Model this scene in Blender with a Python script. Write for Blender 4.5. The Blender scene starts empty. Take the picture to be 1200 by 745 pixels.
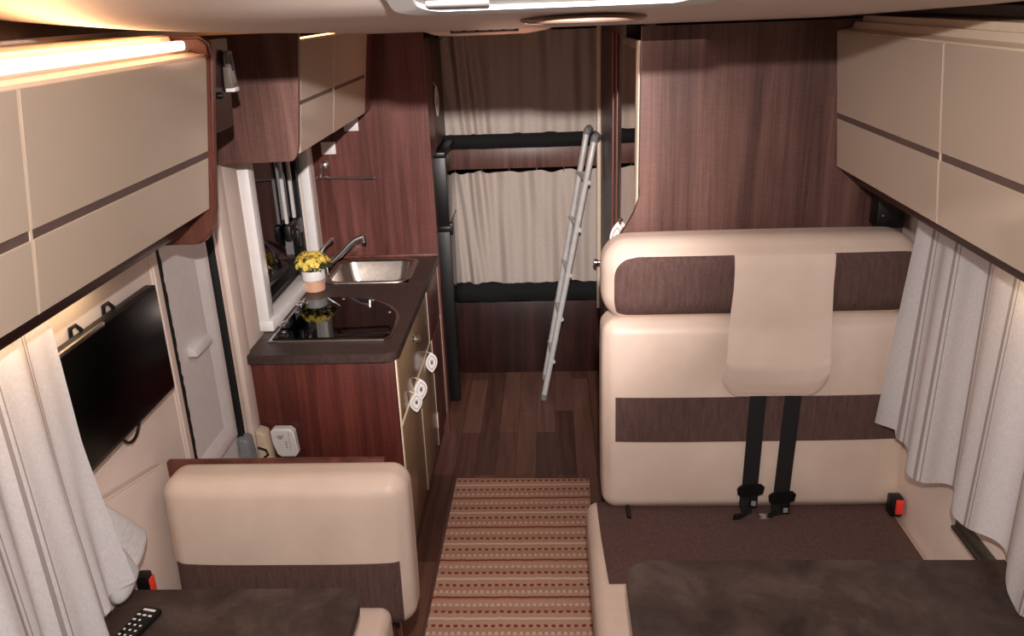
import bpy, bmesh, math, random
from mathutils import Vector, Matrix
random.seed(7)
scene = bpy.context.scene
COL = scene.collection
PI = math.pi

# ------------------------------------------------------------------ materials
def s2l(c):
    return tuple(((v / 255) / 12.92 if v / 255 <= .04045 else ((v / 255 + .055) / 1.055) ** 2.4) for v in c) + (1.0,)

class NT:
    """small node-tree helper"""
    def __init__(self, name):
        self.m = bpy.data.materials.new(name); self.m.use_nodes = True
        self.t = self.m.node_tree; self.n = self.t.nodes; self.l = self.t.links
        self.bsdf = self.n['Principled BSDF']; self.out = self.n['Material Output']
    def node(self, typ, **k):
        x = self.n.new(typ)
        for a, b in k.items(): setattr(x, a, b)
        return x
    def set(self, sock, v):
        if isinstance(v, bpy.types.NodeSocket): self.l.new(v, sock)
        else: sock.default_value = v
    def math(self, op, a, b=0.0, c=0.0):
        x = self.node('ShaderNodeMath', operation=op)
        self.set(x.inputs[0], a); self.set(x.inputs[1], b); self.set(x.inputs[2], c)
        return x.outputs[0]
    def coord(self, kind='Object'):
        return self.node('ShaderNodeTexCoord').outputs[kind]
    def mapping(self, v, scale=(1, 1, 1), rot=(0, 0, 0), loc=(0, 0, 0)):
        x = self.node('ShaderNodeMapping'); self.l.new(v, x.inputs[0])
        x.inputs['Scale'].default_value = scale; x.inputs['Rotation'].default_value = rot; x.inputs['Location'].default_value = loc
        return x.outputs[0]
    def noise(self, v, scale, detail=4, rough=.55, dist=0.0):
        x = self.node('ShaderNodeTexNoise'); self.l.new(v, x.inputs['Vector'])
        x.inputs['Scale'].default_value = scale; x.inputs['Detail'].default_value = detail
        x.inputs['Roughness'].default_value = rough; x.inputs['Distortion'].default_value = dist
        return x.outputs['Fac']
    def ramp(self, f, stops, interp='LINEAR'):
        x = self.node('ShaderNodeValToRGB'); self.set(x.inputs[0], f)
        cr = x.color_ramp; cr.interpolation = interp
        while len(cr.elements) < len(stops): cr.elements.new(.5)
        for e, (p, c) in zip(cr.elements, stops): e.position = p; e.color = c
        return x.outputs[0]
    def mix(self, f, a, b, mode='MIX'):
        x = self.node('ShaderNodeMix', data_type='RGBA', blend_type=mode)
        self.set(x.inputs[0], f); self.set(x.inputs[6], a); self.set(x.inputs[7], b)
        return x.outputs[2]
    def bump(self, h, strength=.2, dist=.002):
        x = self.node('ShaderNodeBump'); self.l.new(h, x.inputs['Height'])
        x.inputs['Strength'].default_value = strength; x.inputs['Distance'].default_value = dist
        self.l.new(x.outputs[0], self.bsdf.inputs['Normal'])
    def fin(self, col=None, rough=None, metal=None, spec=None, coat=None):
        B = self.bsdf.inputs
        if col is not None: self.set(B['Base Color'], col)
        if rough is not None: self.set(B['Roughness'], rough)
        if metal is not None: self.set(B['Metallic'], metal)
        if spec is not None: self.set(B['Specular IOR Level'], spec)
        if coat is not None: B['Coat Weight'].default_value = coat; B['Coat Roughness'].default_value = .05
        return self.m

def plain(name, c, rough=.5, metal=0.0, spec=.5, coat=None, var=.06, scale=30):
    t = NT(name); n = t.noise(t.coord(), scale)
    d = tuple(x * (1 - var) for x in c); u = tuple(min(255, x * (1 + var)) for x in c)
    return t.fin(t.ramp(n, [(.3, s2l(d)), (.7, s2l(u))]), rough, metal, spec, coat)

def wood(name, dark, mid, light, grain='Z', rough=.38, seed=0.0, coat=None):
    t = NT(name); v = t.coord()
    sc = {'Z': (1, 1, .05), 'X': (.05, 1, 1), 'Y': (1, .05, 1)}[grain]
    sf = {'Z': (1, 1, .012), 'X': (.012, 1, 1), 'Y': (1, .012, 1)}[grain]
    sx = {'Z': (.15, .15, 1), 'X': (1, .15, .15), 'Y': (.15, 1, .15)}[grain]
    a = t.noise(t.mapping(v, sc, loc=(seed, seed, seed)), 16, 5, .6, .8)
    b = t.noise(t.mapping(v, sf), 260, 3, .6)
    c = t.noise(t.mapping(v, sx), 300, 2, .6)
    big = t.noise(v, 2.2, 2, .5)
    f = t.math('ADD', t.math('MULTIPLY', a, .62), t.math('ADD', t.math('MULTIPLY', b, .26), t.math('MULTIPLY', c, .12)))
    f = t.math('ADD', f, t.math('MULTIPLY', t.math('SUBTRACT', big, .5), .25))
    col = t.ramp(f, [(.34, s2l(dark)), (.5, s2l(mid)), (.66, s2l(light))])
    t.bump(b, .08, .001)
    return t.fin(col, rough, spec=.4, coat=coat)

W_PANEL = wood('walnut_panel', (62, 39, 35), (98, 67, 60), (126, 92, 83), 'Z', .42)
W_SIDE = wood('red_walnut_side', (56, 22, 20), (84, 38, 32), (110, 58, 48), 'Z', .36, 7.1)
W_RED = wood('red_walnut_panel', (62, 31, 28), (96, 55, 49), (122, 78, 70), 'Z', .36, 3.1)
W_EDGE = wood('walnut_edging', (70, 36, 30), (104, 60, 50), (128, 80, 66), 'Z', .38, 1.7)
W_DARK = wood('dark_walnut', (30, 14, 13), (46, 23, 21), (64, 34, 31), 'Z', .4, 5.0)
W_RAIL = wood('walnut_rail', (44, 22, 20), (66, 36, 32), (84, 48, 42), 'Y', .4, 2.0)
CREAM_GLOSS = plain('cream_gloss_front', (194, 176, 158), .12, 0, .5, var=.012, scale=3)
DIM_CREAM_GLOSS = plain('dim_cream_gloss_front', (150, 122, 94), .22, 0, .5, var=.03, scale=4)  # cream gloss with dim light and dark floor reflection put into the colour
CREAM_TRIM = plain('cream_edging', (226, 205, 182), .4, var=.02)
CREAM_WALL = plain('cream_wall_lining', (226, 208, 196), .6, var=.015, scale=12)
WHITE_PLASTIC = plain('white_plastic', (226, 222, 220), .4, var=.015)
DOOR_PLASTIC = plain('door_plastic', (228, 221, 219), .45, var=.015)
GREY_PLASTIC = plain('grey_plastic', (130, 132, 134), .45, var=.04)
BEIGE_PLASTIC = plain('beige_plastic', (214, 194, 166), .5, var=.03)
BLACK = plain('black_plastic', (8, 8, 9), .42, var=.1)
BLACK_RUBBER = plain('black_rubber', (12, 11, 12), .7, var=.1)
BLACK_GLASS = plain('black_glass', (3, 3, 4), .035, 0, .42, var=.05)
NIGHT_GLASS = plain('night_window_glass', (9, 8, 9), .04, 0, .6, var=.1)
SCREEN = plain('screen_glass', (2, 2, 2), .3, 0, .12, var=.05)
CHROME = plain('chrome', (225, 225, 228), .24, 1.0, var=.02)
STEEL = plain('brushed_steel', (190, 180, 172), .3, 1.0, var=.06, scale=60)
ALU = plain('aluminium_tube', (206, 202, 200), .42, .12, var=.04)
MIRROR = plain('mirror_glass', (215, 200, 190), .02, 1.0, var=.004)
RED = plain('red_plastic', (224, 62, 48), .4, var=.04)
PINK_WHITE = plain('pale_card', (232, 226, 222), .6, var=.03)
GREYMARK = plain('grey_print', (168, 163, 162), .6, var=.05)
TERRA = plain('blush_ceramic', (205, 160, 135), .5, var=.05)
YELLOW = plain('yellow_petals', (240, 200, 92), .6, var=.14, scale=90)
GREEN = plain('green_leaves', (90, 112, 40), .6, var=.2, scale=90)
CEIL = plain('ceiling_lining', (214, 198, 190), .55, var=.012, scale=10)
BLACK_CLOTH = plain('black_bunk_edging', (7, 7, 9), .9, var=.12, scale=60)
STITCH = plain('cream_stitching', (196, 172, 150), .7, var=.04)

ROOF_FRAME = plain('roof_window_frame', (176, 172, 168), .35, var=.02)
ROOF_BLIND = plain('roof_window_blind', (132, 126, 124), .4, var=.06, scale=40)
LAMP_RING = plain('lamp_ring_plastic', (150, 120, 104), .4, var=.03)
SHADED_HOLDER = plain('shaded_holder_plastic', (104, 92, 82), .45, var=.04)  # holder colour darkened to look shaded above its lit bottom edge
DARK_RAIL = plain('dark_metal_rail', (70, 64, 60), .45, .3, var=.05)
INLAY = plain('grey_brown_inlay', (98, 80, 74), .4, var=.05)
def leather():
    t = NT('cream_leatherette'); v = t.coord()
    n = t.noise(v, 6, 3); f = t.noise(v, 500, 2)
    t.bump(f, .07, .0006)
    return t.fin(t.ramp(n, [(.3, s2l((206, 184, 168))), (.7, s2l((218, 197, 182)))]), .42, spec=.4)
LEATHER = leather()
def fabric():
    t = NT('brown_woven_fabric'); v = t.coord()
    n = t.noise(v, 380, 2); g = t.noise(t.mapping(v, (1, 1, .1)), 120, 2)
    f = t.math('ADD', t.math('MULTIPLY', n, .6), t.math('MULTIPLY', g, .4))
    t.bump(n, .2, .0008)
    return t.fin(t.ramp(f, [(.35, s2l((74, 54, 50))), (.65, s2l((100, 76, 71)))]), .85, spec=.2)
FABRIC = fabric()
def tabletop():
    t = NT('dark_marbled_laminate'); v = t.coord()
    a = t.noise(v, 5.5, 6, .62, 1.2); b = t.noise(v, 60, 3)
    f = t.math('ADD', t.math('MULTIPLY', a, .85), t.math('MULTIPLY', b, .15))
    return t.fin(t.ramp(f, [(.32, s2l((42, 31, 28))), (.52, s2l((66, 53, 48))), (.72, s2l((90, 77, 68)))]), .46, spec=.35)
TABLE = tabletop()
def worktop():
    t = NT('worktop_laminate'); v = t.coord()
    a = t.noise(v, 60, 4)
    return t.fin(t.ramp(a, [(.3, s2l((52, 39, 36))), (.7, s2l((70, 55, 51)))]), .42, spec=.35)
WORKTOP = worktop()
def floor_mat():
    t = NT('plank_vinyl_floor'); v = t.coord()
    mp = t.mapping(v, (1, 1, 1), (0, 0, PI / 2))
    br = t.node('ShaderNodeTexBrick'); t.l.new(mp, br.inputs['Vector'])
    br.offset = .37; br.inputs['Scale'].default_value = 1
    br.inputs['Brick Width'].default_value = .62; br.inputs['Row Height'].default_value = .092
    br.inputs['Mortar Size'].default_value = .0012; br.inputs['Mortar Smooth'].default_value = .3
    br.inputs['Color1'].default_value = (0, 0, 0, 1); br.inputs['Color2'].default_value = (1, 1, 1, 1)
    br.inputs['Mortar'].default_value = (0, 0, 0, 1)
    a = t.noise(t.mapping(v, (1, .07, 1)), 34, 5, .6, .5)
    pl = t.node('ShaderNodeRGBToBW'); t.l.new(br.outputs['Color'], pl.inputs[0])
    f = t.math('ADD', t.math('MULTIPLY', a, .6), t.math('MULTIPLY', pl.outputs[0], .28))
    c = t.ramp(f, [(.22, s2l((66, 40, 34))), (.45, s2l((102, 68, 57))), (.75, s2l((134, 98, 83)))])
    c = t.mix(br.outputs['Fac'], c, s2l((50, 30, 26)))
    t.bump(a, .06, .001)
    return t.fin(c, .4, spec=.35)
FLOOR = floor_mat()
def rug_mat():
    t = NT('striped_woven_rug'); v = t.coord()
    sp = t.node('ShaderNodeSeparateXYZ'); t.l.new(v, sp.inputs[0])
    x, y = sp.outputs[0], sp.outputs[1]
    wob = t.math('MULTIPLY', t.math('SUBTRACT', t.noise(t.mapping(v, (1, .1, 1)), 60, 2), .5), .01)
    fr = t.math('FRACT', t.math('DIVIDE', t.math('ADD', t.math('ADD', y, wob), 1.0), .212))
    base = s2l((208, 170, 150)); base2 = s2l((198, 158, 138)); cream = s2l((236, 214, 194)); red = s2l((148, 72, 60))
    # one repeat: red line, cream dots, red dots, cream line, red dots, cream dots
    rows = t.ramp(fr, [(0, red), (.045, base), (.15, base2), (.28, base), (.46, base2), (.475, cream), (.53, base), (.66, base2), (.80, base), (.955, base2)], 'CONSTANT')
    def band(c, w): return t.math('LESS_THAN', t.math('ABSOLUTE', t.math('SUBTRACT', fr, c)), w)
    dots = t.math('GREATER_THAN', t.math('SINE', t.math('MULTIPLY', t.math('ADD', x, t.math('MULTIPLY', wob, .3)), 2 * PI / .0255)), -.15)
    dots2 = t.math('GREATER_THAN', t.math('SINE', t.math('MULTIPLY', x, 2 * PI / .021)), -.1)
    rd = t.math('MULTIPLY', dots, t.math('ADD', band(.335, .03), band(.665, .03)))
    cd = t.math('MULTIPLY', dots2, t.math('ADD', band(.165, .035), band(.835, .035)))
    c = t.mix(rd, rows, red); c = t.mix(t.math('MULTIPLY', cd, .8), c, cream)
    fine = t.noise(v, 420, 2)
    c = t.mix(.35, c, t.ramp(fine, [(.3, s2l((120, 90, 78))), (.7, s2l((236, 206, 186)))]), 'SOFT_LIGHT')
    t.bump(fine, .5, .002)
    return t.fin(c, .95, spec=.1)
RUG = rug_mat()
def curtain_mat(name, c1, c2, stripes, trans=.35, lo=None):
    t = NT(name); uv = t.coord('UV'); v = t.coord()
    sp = t.node('ShaderNodeSeparateXYZ'); t.l.new(uv, sp.inputs[0])
    n = t.noise(t.mapping(uv, (420, 60, 1)), 1, 2); n2 = t.noise(t.mapping(uv, (60, 420, 1)), 1, 2)
    f = t.math('ADD', t.math('MULTIPLY', n, .5), t.math('MULTIPLY', n2, .5))
    col = t.ramp(f, [(.35, s2l(c1)), (.65, s2l(c2))])
    if stripes:
        fr = t.math('FRACT', t.math('DIVIDE', sp.outputs[0], stripes[0]))
        d = t.math('LESS_THAN', t.math('ABSOLUTE', t.math('SUBTRACT', fr, .5)), stripes[1])
        d2 = t.math('LESS_THAN', t.math('ABSOLUTE', t.math('SUBTRACT', fr, .62)), stripes[1] * .4)
        d = t.math('MINIMUM', t.math('ADD', d, d2), 1.0)
        col = t.mix(t.math('MULTIPLY', d, .8), col, s2l(stripes[2]))
    t.fin(col, .85, spec=.1)
    tr = t.node('ShaderNodeBsdfTranslucent'); t.l.new(col, tr.inputs[0])
    mx = t.node('ShaderNodeMixShader'); mx.inputs[0].default_value = trans
    t.l.new(t.bsdf.outputs[0], mx.inputs[1]); t.l.new(tr.outputs[0], mx.inputs[2])
    t.l.new(mx.outputs[0], t.out.inputs['Surface'])
    return t.m
SHEER = curtain_mat('sheer_striped_curtain', (220, 217, 219), (243, 240, 241), (.185, .036, (156, 142, 141)), .3)
BUNKCLOTH = curtain_mat('bunk_curtain_cloth', (192, 178, 168), (212, 198, 188), None, .12)
def emit(name, c, s):
    t = NT(name); B = t.bsdf.inputs
    n = t.noise(t.coord(), 4, 1)
    t.fin(t.ramp(n, [(.2, c), (.8, c)]), .5)
    B['Emission Color'].default_value = c; B['Emission Strength'].default_value = s
    return t.m
LED = emit('warm_led_diffuser', (1.0, .80, .62, 1), 2.6)
LED_K = emit('amber_led_diffuser', (1.0, .42, .14, 1), 9.0)
def lens_mat():
    t = NT('clear_lamp_disc')
    n = t.noise(t.coord(), 20, 1)
    t.fin(t.ramp(n, [(.3, (.42, .37, .36, 1)), (.7, (.5, .45, .44, 1))]), .06)
    t.bsdf.inputs['Transmission Weight'].default_value = .75
    return t.m
LENS = lens_mat()

# ------------------------------------------------------------------ mesh builder (all coordinates are metres in the van)
class B:
    def __init__(self): self.bm = bmesh.new(); self.uv = None
    def _bev(self, verts, off, seg=2):
        if off > 0:
            es = list({e for v in verts for e in v.link_edges})
            bmesh.ops.bevel(self.bm, geom=es, offset=off, segments=seg, affect='EDGES', profile=.5, clamp_overlap=True)
    def hexa(self, p, bev=0.0, seg=2):
        """8 points: bottom four counter-clockwise, then top four"""
        v = [self.bm.verts.new(q) for q in p]
        for f in ((3, 2, 1, 0), (4, 5, 6, 7), (0, 1, 5, 4), (1, 2, 6, 5), (2, 3, 7, 6), (3, 0, 4, 7)):
            self.bm.faces.new([v[i] for i in f])
        self._bev(v, bev, seg); return self
    def box(self, x0, x1, y0, y1, z0, z1, bev=0.0, seg=2):
        return self.hexa([(x0, y0, z0), (x1, y0, z0), (x1, y1, z0), (x0, y1, z0), (x0, y0, z1), (x1, y0, z1), (x1, y1, z1), (x0, y1, z1)], bev, seg)
    def prism(self, poly, axis, a, b, bev=0.0, seg=2, M=None):
        def mk(p, t):
            q = {'X': (t, p[0], p[1]), 'Y': (p[0], t, p[1]), 'Z': (p[0], p[1], t)}[axis]
            return M @ Vector(q) if M else q
        v0 = [self.bm.verts.new(mk(p, a)) for p in poly]; v1 = [self.bm.verts.new(mk(p, b)) for p in poly]
        n = len(poly); fs = [self.bm.faces.new(v0), self.bm.faces.new(v1[::-1])]
        for i in range(n): fs.append(self.bm.faces.new((v0[(i + 1) % n], v0[i], v1[i], v1[(i + 1) % n])))
        if bev:
            es = [e for f in fs[:2] for e in f.edges]
            bmesh.ops.bevel(self.bm, geom=es, offset=bev, segments=seg, affect='EDGES', clamp_overlap=True)
        return self
    def tube(self, pts, r, n=10, cap=True, flat=None):
        """sweep; flat = (w, h, up) for a ribbon section"""
        pts = [Vector(p) for p in pts]; rings = []; up = Vector(flat[2]) if flat else None
        nrm = None
        for i, p in enumerate(pts):
            t = (pts[min(i + 1, len(pts) - 1)] - pts[max(i - 1, 0)]).normalized()
            if up: a = (up - t * up.dot(t)).normalized()
            else:
                if nrm is None: nrm = t.orthogonal().normalized()
                nrm = (nrm - t * nrm.dot(t)).normalized(); a = nrm
            b = t.cross(a)
            rr = r[i] if isinstance(r, (list, tuple)) else r
            if flat:
                w, h = flat[0] / 2, flat[1] / 2
                ring = [p + b * sx * w + a * sy * h for sx, sy in ((1, 1), (-1, 1), (-1, -1), (1, -1))]
            else: ring = [p + (a * math.cos(2 * PI * k / n) + b * math.sin(2 * PI * k / n)) * rr for k in range(n)]
            rings.append([self.bm.verts.new(q) for q in ring])
        for A, C in zip(rings, rings[1:]):
            m = len(A)
            for k in range(m): self.bm.faces.new((A[k], A[(k + 1) % m], C[(k + 1) % m], C[k]))
        if cap: self.bm.faces.new(rings[0][::-1]); self.bm.faces.new(rings[-1])
        return self
    def lathe(self, prof, c, axis='Z', n=32, sx=1.0, sy=1.0):
        """prof: (radius, height) list"""
        R = {'Z': Matrix(), 'X': Matrix.Rotation(PI / 2, 4, 'Y'), 'Y': Matrix.Rotation(-PI / 2, 4, 'X')}[axis]
        rings = []
        for r, h in prof:
            if r < 1e-6: rings.append([self.bm.verts.new(R @ Vector((0, 0, h)) + Vector(c))])
            else: rings.append([self.bm.verts.new(R @ Vector((r * sx * math.cos(2 * PI * k / n), r * sy * math.sin(2 * PI * k / n), h)) + Vector(c)) for k in range(n)])
        for A, C in zip(rings, rings[1:]):
            for k in range(n):
                a, b = A[k % len(A)], A[(k + 1) % len(A)]; d, e = C[k % len(C)], C[(k + 1) % len(C)]
                vs = []
                for q in (a, b, e, d):
                    if q not in vs: vs.append(q)
                if len(vs) > 2: self.bm.faces.new(vs)
        return self
    def grid(self, fn, nu, nv, uvfn=None, thick=0.0):
        """fn(u, v) -> point; optional thickness along normals"""
        vs = [[self.bm.verts.new(fn(i / nu, j / nv)) for j in range(nv + 1)] for i in range(nu + 1)]
        lay = self.bm.loops.layers.uv.verify() if uvfn else None
        fs = []
        for i in range(nu):
            for j in range(nv):
                f = self.bm.faces.new((vs[i][j], vs[i + 1][j], vs[i + 1][j + 1], vs[i][j + 1])); fs.append(f)
                if lay:
                    for lp, (a, b) in zip(f.loops, ((i, j), (i + 1, j), (i + 1, j + 1), (i, j + 1))): lp[lay].uv = uvfn(a / nu, b / nv)
        if thick: bmesh.ops.solidify(self.bm, geom=fs, thickness=thick)
        return self
    def mapped(self, f):
        for v in self.bm.verts: v.co = f(v.co)
        return self
    def rot(self, about, axis, ang):
        M = Matrix.Translation(about) @ Matrix.Rotation(ang, 4, axis) @ Matrix.Translation(-Vector(about))
        for v in self.bm.verts: v.co = M @ v.co
        return self

class Cushion:
    """rounded, slightly puffed box: centre c, half sizes h, corner radius r, leaned about X"""
    def __init__(self, c, h, r, puff=(0, 0, 0), lean=0.0, seg=5, rz=None):
        self.c, self.h, self.r, self.puff = Vector(c), Vector(h), r, puff
        self.M = Matrix.Translation(c) @ Matrix.Rotation(lean, 4, 'X'); self.seg = seg
    def map(self, p, off=0.0):
        h, r = self.h, self.r; p = Vector(p)
        q = Vector([max(-(h[i] - r), min(h[i] - r, p[i])) for i in range(3)])
        d = p - q
        n = d.normalized() if d.length > 1e-9 else Vector((0, 0, 1))
        w = q + n * r
        u = [max(-1, min(1, p[i] / h[i])) for i in range(3)]
        for i in range(3):
            j, k = (i + 1) % 3, (i + 2) % 3
            if abs(p[i]) > h[i] - 1e-6 and self.puff[i]:
                w[i] += math.copysign(self.puff[i] * (1 - abs(u[j]) ** 4) * (1 - abs(u[k]) ** 4), p[i])
        return self.M @ (w + n * off)
    def build(self):
        b = B(); h, r, s = self.h, self.r, self.seg
        def samples(H):
            e = [-H + r * (1 - math.cos(0)) ] 
            a = [-H + r * k / s for k in range(s + 1)]
            m = [-(H - r) + 2 * (H - r) * k / 10 for k in range(1, 10)]
            return a + m + [-x for x in reversed(a)]
        S = [samples(h[i]) for i in range(3)]; cache = {}
        def vert(p):
            k = tuple(round(x, 6) for x in p)
            if k not in cache: cache[k] = b.bm.verts.new(self.map(p))
            return cache[k]
        for i in range(3):
            j, k = (i + 1) % 3, (i + 2) % 3
            for sg in (-1, 1):
                for a in range(len(S[j]) - 1):
                    for c in range(len(S[k]) - 1):
                        q = []
                        for da, dc in ((0, 0), (1, 0), (1, 1), (0, 1)):
                            p = [0, 0, 0]; p[i] = sg * h[i]; p[j] = S[j][a + da]; p[k] = S[k][c + dc]; q.append(vert(p))
                        b.bm.faces.new(q if sg > 0 else q[::-1])
        return b
    def patch(self, side, u0, u1, v0, v1, off=.002, nu=40, nv=24, left=None, right=None):
        """piece of cover lying on side 'front' (-Y), 'top' (+Z); local coordinates; left(v)/right(v) shape its ends"""
        def fn(u, v):
            w = v0 + (v1 - v0) * v
            a = left(w) if left else u0; e = right(w) if right else u1
            x = a + (e - a) * u
            return self.map((x, -self.h[1], w) if side == 'front' else (x, w, self.h[2]), off)
        return B().grid(fn, nu, nv)

WL = {}
def part(name, b, m, parent=None, label=None, cat=None, group=None, kind=None, sharp=35, flip=False):
    bm = b.bm
    bmesh.ops.remove_doubles(bm, verts=bm.verts, dist=1e-6)
    if flip is not None: bmesh.ops.recalc_face_normals(bm, faces=bm.faces)
    if parent: org = WL[parent]
    else:
        xs = [v.co.x for v in bm.verts]; ys = [v.co.y for v in bm.verts]; zs = [v.co.z for v in bm.verts]
        org = Vector(((min(xs) + max(xs)) / 2, (min(ys) + max(ys)) / 2, min(zs)))
    for v in bm.verts: v.co -= org
    me = bpy.data.meshes.new(name); bm.to_mesh(me); bm.free()
    for p in me.polygons: p.use_smooth = True
    me.set_sharp_from_angle(angle=math.radians(sharp))
    me.materials.append(m)
    o = bpy.data.objects.new(name, me); COL.objects.link(o)
    if parent: o.parent = parent; WL[o] = org.copy()
    else: o.location = org; WL[o] = org.copy()
    if label: o['label'] = label
    if cat: o['category'] = cat
    if group: o['group'] = group
    if kind: o['kind'] = kind
    return o
def thing(name, label, cat, loc=(0, 0, 0), group=None, kind=None):
    o = bpy.data.objects.new(name, None); o.empty_display_size = .05; COL.objects.link(o)
    o.location = loc; WL[o] = Vector(loc)
    if label: o['label'] = label
    if cat: o['category'] = cat
    if group: o['group'] = group
    if kind: o['kind'] = kind
    return o
def struct(name, b, m, **k): return part(name, b, m, kind='structure', **k)
def rrect(x0, x1, y0, y1, r, seg=6):
    """rounded rectangle; r single or (x0y0, x1y0, x1y1, x0y1)"""
    if not isinstance(r, (tuple, list)): r = (r,) * 4
    out = []
    for (cx, cy, sx, sy, a0), rr in zip(((x0, y0, 1, 1, PI), (x1, y0, -1, 1, 1.5 * PI), (x1, y1, -1, -1, 0), (x0, y1, 1, -1, .5 * PI)), r):
        if rr <= 0: out.append((cx, cy)); continue
        for k in range(seg + 1):
            a = a0 + .5 * PI * k / seg
            out.append((cx + sx * rr + rr * math.cos(a), cy + sy * rr + rr * math.sin(a)))
    return out

# ------------------------------------------------------------------ room shell
XL, XR = -1.05, 1.075
struct('floor', B().box(-1.2, 1.2, -.35, 5.2, -.05, 0), FLOOR)
# left side wall, with the openings of the entrance door and the kitchen window
wl = B()
wl.box(XL - .06, XL, -.35, 2.10, 0, 2.5).box(XL - .06, XL, 2.10, 2.50, 1.75, 2.5).box(XL - .06, XL, 2.50, 2.79, 0, 2.5)
wl.box(XL - .06, XL, 2.79, 3.53, 0, .915).box(XL - .06, XL, 2.79, 3.53, 1.60, 2.5).box(XL - .06, XL, 3.53, 5.2, 0, 2.5)
struct('wall_left', wl, CREAM_WALL)
struct('wall_right', B().box(XR, XR + .06, -.35, 5.2, 0, 2.5), CREAM_WALL)
struct('wall_back', B().box(-1.1, 1.13, 5.2, 5.25, 0, 2.5), W_DARK)
struct('wall_front', B().box(-1.1, 1.13, -.40, -.35, 0, 2.5), W_DARK)
# ceiling: slopes down from the cab over the camera, rounds over and runs on to the bunks
prof = [(-.35, 2.42), (.6, 2.205), (1.0, 2.102), (1.2, 2.046), (1.33, 2.008), (1.43, 1.979), (1.52, 1.961), (1.62, 1.949), (1.8, 1.938), (2.2, 1.921), (2.56, 1.906), (3.2, 1.904), (4.4, 1.899), (5.2, 1.895)]
def ceil_z(y):
    for (a, b), (c, d) in zip(prof, prof[1:]):
        if a <= y <= c: return b + (d - b) * (y - a) / (c - a)
def ceil_fn(u, v):
    y = -.35 + 5.55 * u; x = -1.0 + 1.98 * v
    t = max(0, min(1, (y - 1.9) / .6)); c = .12 + .38 * t * t * (3 - 2 * t)
    e = max(0, -.50 - x); f = max(0, x - .70)
    return (x, y, ceil_z(y) + c * e * e + .12 * f * f)
struct('ceiling', B().grid(ceil_fn, 148, 24, thick=.012), CEIL, sharp=60)
struct('trim_1', B().box(XL, -.60, -.35, 5.2, 2.44, 2.47).box(XL + .001, XL + .012, -.35, 5.2, 1.945, 2.44), W_DARK)     # dark boards put in for the shade in the gap above the ceiling edges
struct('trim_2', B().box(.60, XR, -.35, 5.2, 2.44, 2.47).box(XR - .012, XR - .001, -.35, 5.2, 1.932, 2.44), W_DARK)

# partition behind the dinette bench: the corner by the corridor is cut in a curve above the seat back
pp = [(.27, 1.90), (.27, 1.44)]
for k in range(1, 9):
    a = k / 8; pp.append((.275 - .075 * a ** 1.8, 1.44 - .17 * a))
pp += [(.17, 1.22), (.15, 0), (XR, 0), (XR, 1.90)]
struct('wall_dinette', B().prism(pp, 'Y', 2.555, 2.58), W_PANEL)
# partition at the rear end of the kitchen
struct('wall_kitchen', B().box(XL, -.522, 3.70, 3.722, 0, 1.89), W_RED)
# corridor side wall of the bathroom
wcor = struct('wall_corridor', B().box(.256, .276, 2.93, 4.40, 0, 1.902).box(.310, .33, 2.58, 2.93, 0, 1.902).box(.256, .33, 2.915, 2.93, 0, 1.902), W_DARK)
struct('trim_3', B().box(.236, .256, 4.27, 4.31, .42, 1.86, .004), CREAM_TRIM)
struct('trim_4', B().box(.248, .256, 3.20, 3.23, 0, 1.86, .003).box(.248, .256, 3.40, 3.43, 0, 1.86, .003), W_EDGE)
# moulded upright between entrance door and kitchen window
tm = B().box(XL, -1.028, 2.515, 2.60, 0, 1.60, .008).box(XL, -1.036, 2.60, 2.74, 0, 1.62, .004)
struct('trim_5', tm, CREAM_WALL)
# door surround on the television side
struct('trim_6', B().box(XL, -1.045, 2.060, 2.104, 0, 1.60, .002).box(XL, -1.042, 2.070, 2.080, 0, 1.60, .002), CREAM_WALL)
# raised wall lining beside the left bench and the right bench
struct('trim_7', B().prism([(1.2, 1.06), (1.88, .885), (1.895, .87), (1.895, 0), (1.2, 0)], 'X', XL, -1.022, .004), CREAM_WALL)
struct('trim_8', B().box(1.052, XR, 1.0, 2.55, 0, .74, .004), CREAM_WALL)

# kitchen window
w = thing('window_1', None, None, (XL, 3.16, .915), kind='structure')
fr = B()
fr.prism(rrect(2.775, 3.545, .895, 1.615, .03), 'X', -1.0505, -1.02, .004)
bmF = fr.bm
o = part('window_frame', B().box(-1.052, -1.012, 2.777, 2.835, .940, 1.572, .006).box(-1.052, -1.012, 3.49, 3.548, .940, 1.572, .006).box(-1.052, -1.0, 2.775, 3.55, .901, .942, .006).box(-1.052, -1.012, 2.775, 3.55, 1.57, 1.61, .006), WHITE_PLASTIC, w)
bmF.free()
part('pane', B().box(-1.088, -1.084, 2.80, 3.52, .92, 1.60), NIGHT_GLASS, w)
part('sash', B().box(-1.084, -1.060, 2.835, 2.850, .945, 1.57).box(-1.084, -1.060, 3.455, 3.48, .945, 1.57).box(-1.084, -1.060, 2.835, 3.48, .945, .965).box(-1.084, -1.060, 2.835, 3.48, 1.55, 1.57), BLACK, w)
for y in (3.28, 3.385):
    part('window_stay', B().box(-1.075, -1.062, y, y + .017, 1.17, 1.55, .002), ALU, w)
la = part('latch', B().box(-1.078, -1.050, 3.26, 3.44, 1.10, 1.165, .006).box(-1.06, -1.04, 3.33, 3.36, 1.06, 1.13, .004), BLACK, w)
for y in (3.285, 3.35, 3.415): part('screw', B().lathe([(0, .002), (.005, .001), (.006, 0)], (-1.05, y, 1.135), 'X', 10), CHROME, la)
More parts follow.
